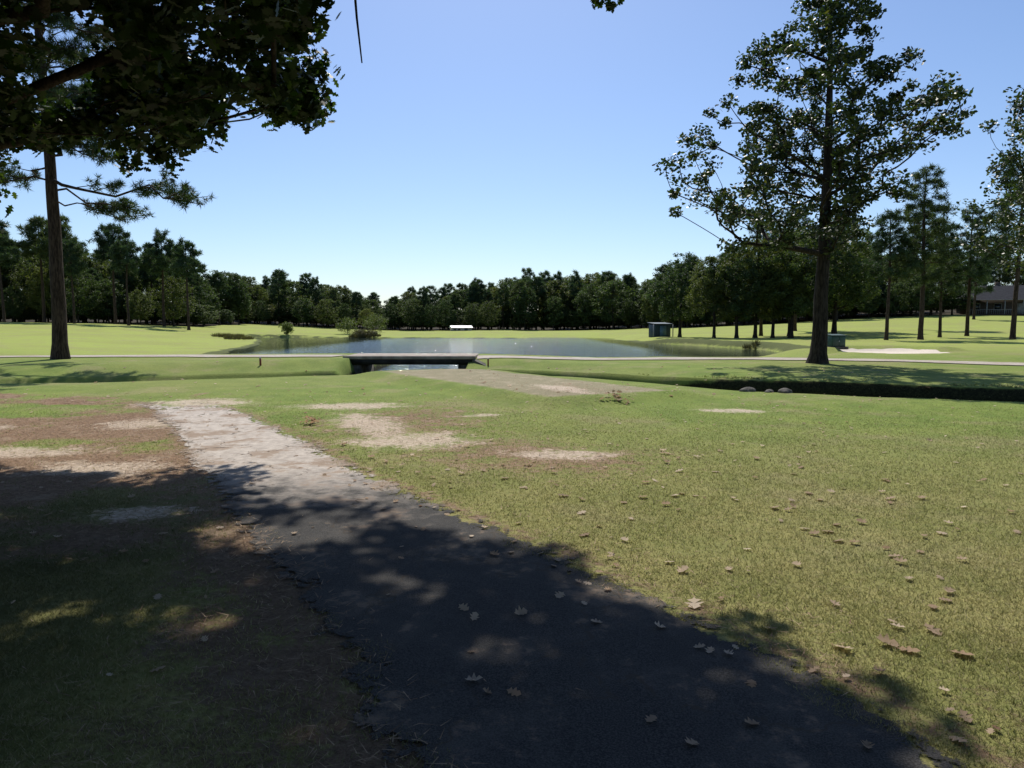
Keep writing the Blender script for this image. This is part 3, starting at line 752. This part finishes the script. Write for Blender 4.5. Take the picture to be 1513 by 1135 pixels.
dx=np.cos(a)*l;dy=np.sin(a)*l; px_=-np.sin(a)*w_;py_=np.cos(a)*w_
V=np.stack([np.stack([x-px_,y-py_,z],1),np.stack([x+px_,y+py_,z],1),np.stack([x+dx,y+dy,z+rs.uniform(-.005,.02,n)],1)],1).reshape(-1,3)
add_obj('pine_straw',make_mesh('pine_straw',V,np.arange(n*3).reshape(n,3),M_straw,dict(rnd=('FACE',rs.rand(n)))))
# tufts on top of the ditch edge
rs=R(77); n=1600; x=rs.uniform(2,22,n); y=ditch_y(x)+np.abs(rs.normal(size=n))*.25+1.2
ok=(fbm(x*.9,y*.9,31,2)>.45); x=x[ok];y=y[ok]
C=np.column_stack([x,y,terrain(x,y)]); v,f,r_=needles(C,4,.07,.016,rs,up=.9)
add_obj('ditch_weeds',make_mesh('ditch_weeds',v,f,M_blade,dict(rnd=('FACE',r_))))

# ---------------------------------------------------------------- rocks
M_rock=plain('rock',(.12,.11,.095),.9,.2,.4,5)
import bmesh
rk=empty('rock_pile'); rs=R(4)
for i,(x,y,s) in enumerate([(6.15,18.3,.15),(6.6,18.0,.11),(6.95,17.85,.15)]):
    bm=bmesh.new(); bmesh.ops.create_icosphere(bm,subdivisions=3,radius=1)
    o1=rs.rand()*10
    for v in bm.verts:
        c=v.co; k=.75+.5*float(vn(np.array(c.x*1.6+o1),np.array(c.y*1.6+c.z*1.3),i)); v.co=Vector((c.x*1.25,c.y,c.z*.6))*k*s
    me=bpy.data.meshes.new('rock'); bm.to_mesh(me); bm.free(); me.materials.append(M_rock)
    add_obj('rock_%d'%(i+1),me,rk,(x,y,tz(x,y)+s*.1)).rotation_euler=(0,0,rs.rand()*6)

# ---------------------------------------------------------------- structures
M_teal=plain('dark_teal_paint',(.018,.04,.055),.5,.4,.2)
M_green=plain('green_paint',(.02,.06,.045),.5,.4,.2)
M_gpost=plain('grey_metal',(.25,.26,.27),.5,.5,.1)
M_white=plain('white_paint',(.75,.75,.72),.6,.3,.06)
M_trim=plain('aged_trim',(.26,.26,.26),.7,.3,.1)
M_roof=plain('grey_shingles',(.05,.05,.055),.95,.05,.2,3)
M_glass=plain('window_glass',(.02,.025,.03),.1,.6,.1)
M_brick=plain('brick_wall',(.08,.062,.052),.9,.2,.25,8)
M_lblue=plain('light_panel',(.12,.2,.25),.5,.4,.15)
x,y=19.0,91; z=tz(x,y); e=empty('pump_shed',(x,y,z)); e.rotation_euler=(0,0,.25); e.scale=(1.35,1.35,1.2)
box('walls',-.8,.8,-.7,.7,-.1,1.3,M_teal,e,.02)
box('door',-.3,.35,-.73,-.702,.05,1.15,M_lblue,e)
prism('roof',[(-.92,-.85,1.32),(.92,-.85,1.32),(.92,.85,1.46),(-.92,.85,1.46)],(0,0,.07),M_teal,e)
box('post_left',-1.0,-.93,-.75,-.68,-.1,1.31,M_gpost,e); box('post_right',1.0,1.07,-.75,-.68,-.1,1.31,M_gpost,e)
box('handle',.24,.29,-.76,-.731,.6,.68,M_gpost,e)
x,y=18.6,40.6; z=tz(x,y); e=empty('utility_box',(x,y,z)); e.rotation_euler=(0,0,.15)
box('pad',-.55,.55,-.45,.45,-.1,.06,M_conc,e,.01)
box('cabinet',-.42,.42,-.34,.34,.062,.66,M_green,e,.02)
prism('lid',[(-.46,-.38,.662),(.46,-.38,.662),(.46,.38,.72),(-.46,.38,.72)],(0,0,.05),M_green,e)
box('door_left',-.39,-.01,-.362,-.342,.10,.62,M_green,e,.005); box('door_right',.01,.39,-.362,-.342,.10,.62,M_green,e,.005)
box('latch',-.03,.03,-.38,-.363,.34,.42,M_gpost,e)
# house on the right
hx,hy=99,140; z=tz(hx,hy)+.4; e=empty('brick_house',(hx,hy,z)); e.rotation_euler=(0,0,-.35)
box('walls',-9,9,-4,4,-1.4,2.4,M_brick,e)
me=bpy.data.meshes.new('roof'); 
v=[(-9.8,-6.2,2.35),(9.8,-6.2,2.35),(9.8,4.8,2.35),(-9.8,4.8,2.35),(-6.2,-.6,5.3),(6.2,-.6,5.3)]
me.from_pydata(v,[],[(0,1,5,4),(1,2,5),(2,3,4,5),(3,0,4),(3,2,1,0)]); me.materials.append(M_roof); add_obj('roof',me,e)
for i in range(7):
    xx=-8.8+i*17.6/6; box('column_%d'%i,xx-.07,xx+.07,-6.0,-5.86,-1.4,2.34,M_trim,e)
box('porch_floor',-9.2,9.2,-6.1,-4.02,-.55,-.35,M_brick,e)
box('rail_top',-8.7,8.7,-5.97,-5.87,.45,.52,M_trim,e)
for i in range(50):
    xx=-8.6+i*.351; box('baluster_%d'%i,xx-.02,xx+.02,-5.94,-5.9,-.35,.45,M_trim,e)
box('fascia',-9.75,9.75,-6.28,-6.21,2.28,2.36,M_trim,e)
for i in range(5):
    xx=-7.2+i*3.6
    if i==2: box('door',xx-.5,xx+.5,-4.06,-4.01,-.3,1.7,M_trim,e)
    else:
        box('window_frame_%d'%i,xx-.65,xx+.65,-4.05,-4.01,.3,1.7,M_trim,e); box('window_glass_%d'%i,xx-.57,xx+.57,-4.09,-4.055,.38,1.62,M_glass,e)
box('chimney',-3.2,-2.4,-.2,.5,4.2,6.0,M_brick,e)
# small pale building across the pond
hx,hy=-12.6,174; z=tz(hx,hy); e=empty('pale_shed',(hx,hy,z-.15)); e.rotation_euler=(0,0,.25); e.scale=(1,1,.8)
M_pale=plain('weathered_siding',(.30,.30,.29),.7,.3,.15)
box('walls',-2.4,2.4,-1.6,1.6,-.3,1.2,M_pale,e)
me=bpy.data.meshes.new('roof'); me.from_pydata([(-2.7,-2.0,1.2),(2.7,-2.0,1.2),(2.7,2.0,1.2),(-2.7,2.0,1.2),(-2.7,0,1.85),(2.7,0,1.85)],[],[(0,1,5,4),(2,3,4,5),(1,2,5),(3,0,4),(3,2,1,0)])
me.materials.append(plain('pale_metal_roof',(.6,.62,.63),.4,.5,.05)); add_obj('roof',me,e)
for i,xx in enumerate((-1.8,-.7)): box('window_%d'%i,xx-.3,xx+.3,-1.65,-1.61,.4,.9,M_glass,e)
box('door',.6,1.4,-1.65,-1.61,-.1,1.1,M_teal,e)
M_stake=plain('stake_paint',(.25,.06,.04),.6,.3,.1)
for (x,y) in [(-9.4,26.3),(-.95,28.0),(.9,25.9)]:
    z=tz(x,y); e=empty('marker_stake',(x,y,z)); box('post',-.03,.03,-.03,.03,-.1,.26,M_stake,e)
    prism('point',[(-.03,-.03,.261),(.03,-.03,.261),(.03,.03,.261),(-.03,.03,.261)],(0,0,.03),M_white,e)

# ---------------------------------------------------------------- light, sky, camera
w=bpy.data.worlds.new('World'); scene.world=w; w.use_nodes=True; nt=w.node_tree; nt.nodes.clear()
sk=nt.nodes.new('ShaderNodeTexSky'); sk.sky_type='NISHITA'; sk.sun_disc=False
sk.sun_elevation=math.radians(SUN_EL); sk.sun_rotation=math.radians(SUN_AZ); sk.air_density=1.0; sk.dust_density=.5; sk.ozone_density=3.0
tint=nt.nodes.new('ShaderNodeMix'); tint.data_type='RGBA'; tint.blend_type='MULTIPLY'; tint.inputs[0].default_value=1; tint.inputs[7].default_value=(.94,1.0,1.12,1)
bg=nt.nodes.new('ShaderNodeBackground'); bg.inputs[1].default_value=.114
wo=nt.nodes.new('ShaderNodeOutputWorld'); nt.links.new(sk.outputs[0],tint.inputs[6]); nt.links.new(tint.outputs[2],bg.inputs[0]); nt.links.new(bg.outputs[0],wo.inputs[0])
sl=bpy.data.lights.new('sun','SUN'); sl.energy=5.0; sl.angle=math.radians(.53); sl.color=(1,.95,.86)
so=bpy.data.objects.new('sun',sl); COL.objects.link(so)
az=math.radians(SUN_AZ); el=math.radians(SUN_EL)
sd_=Vector((math.sin(az)*math.cos(el),math.cos(az)*math.cos(el),math.sin(el)))
so.rotation_euler=sd_.to_track_quat('Z','Y').to_euler(); so.location=sd_*50
cam=bpy.data.cameras.new('camera'); cam.lens=24.77; cam.sensor_width=36; cam.clip_start=.05; cam.clip_end=4000
co=bpy.data.objects.new('camera',cam); COL.objects.link(co); co.location=(0,0,1.7); co.rotation_euler=(math.radians(90-4.8),0,0)
scene.camera=co
scene.view_settings.view_transform='Standard'; scene.view_settings.look='None'; scene.view_settings.exposure=0
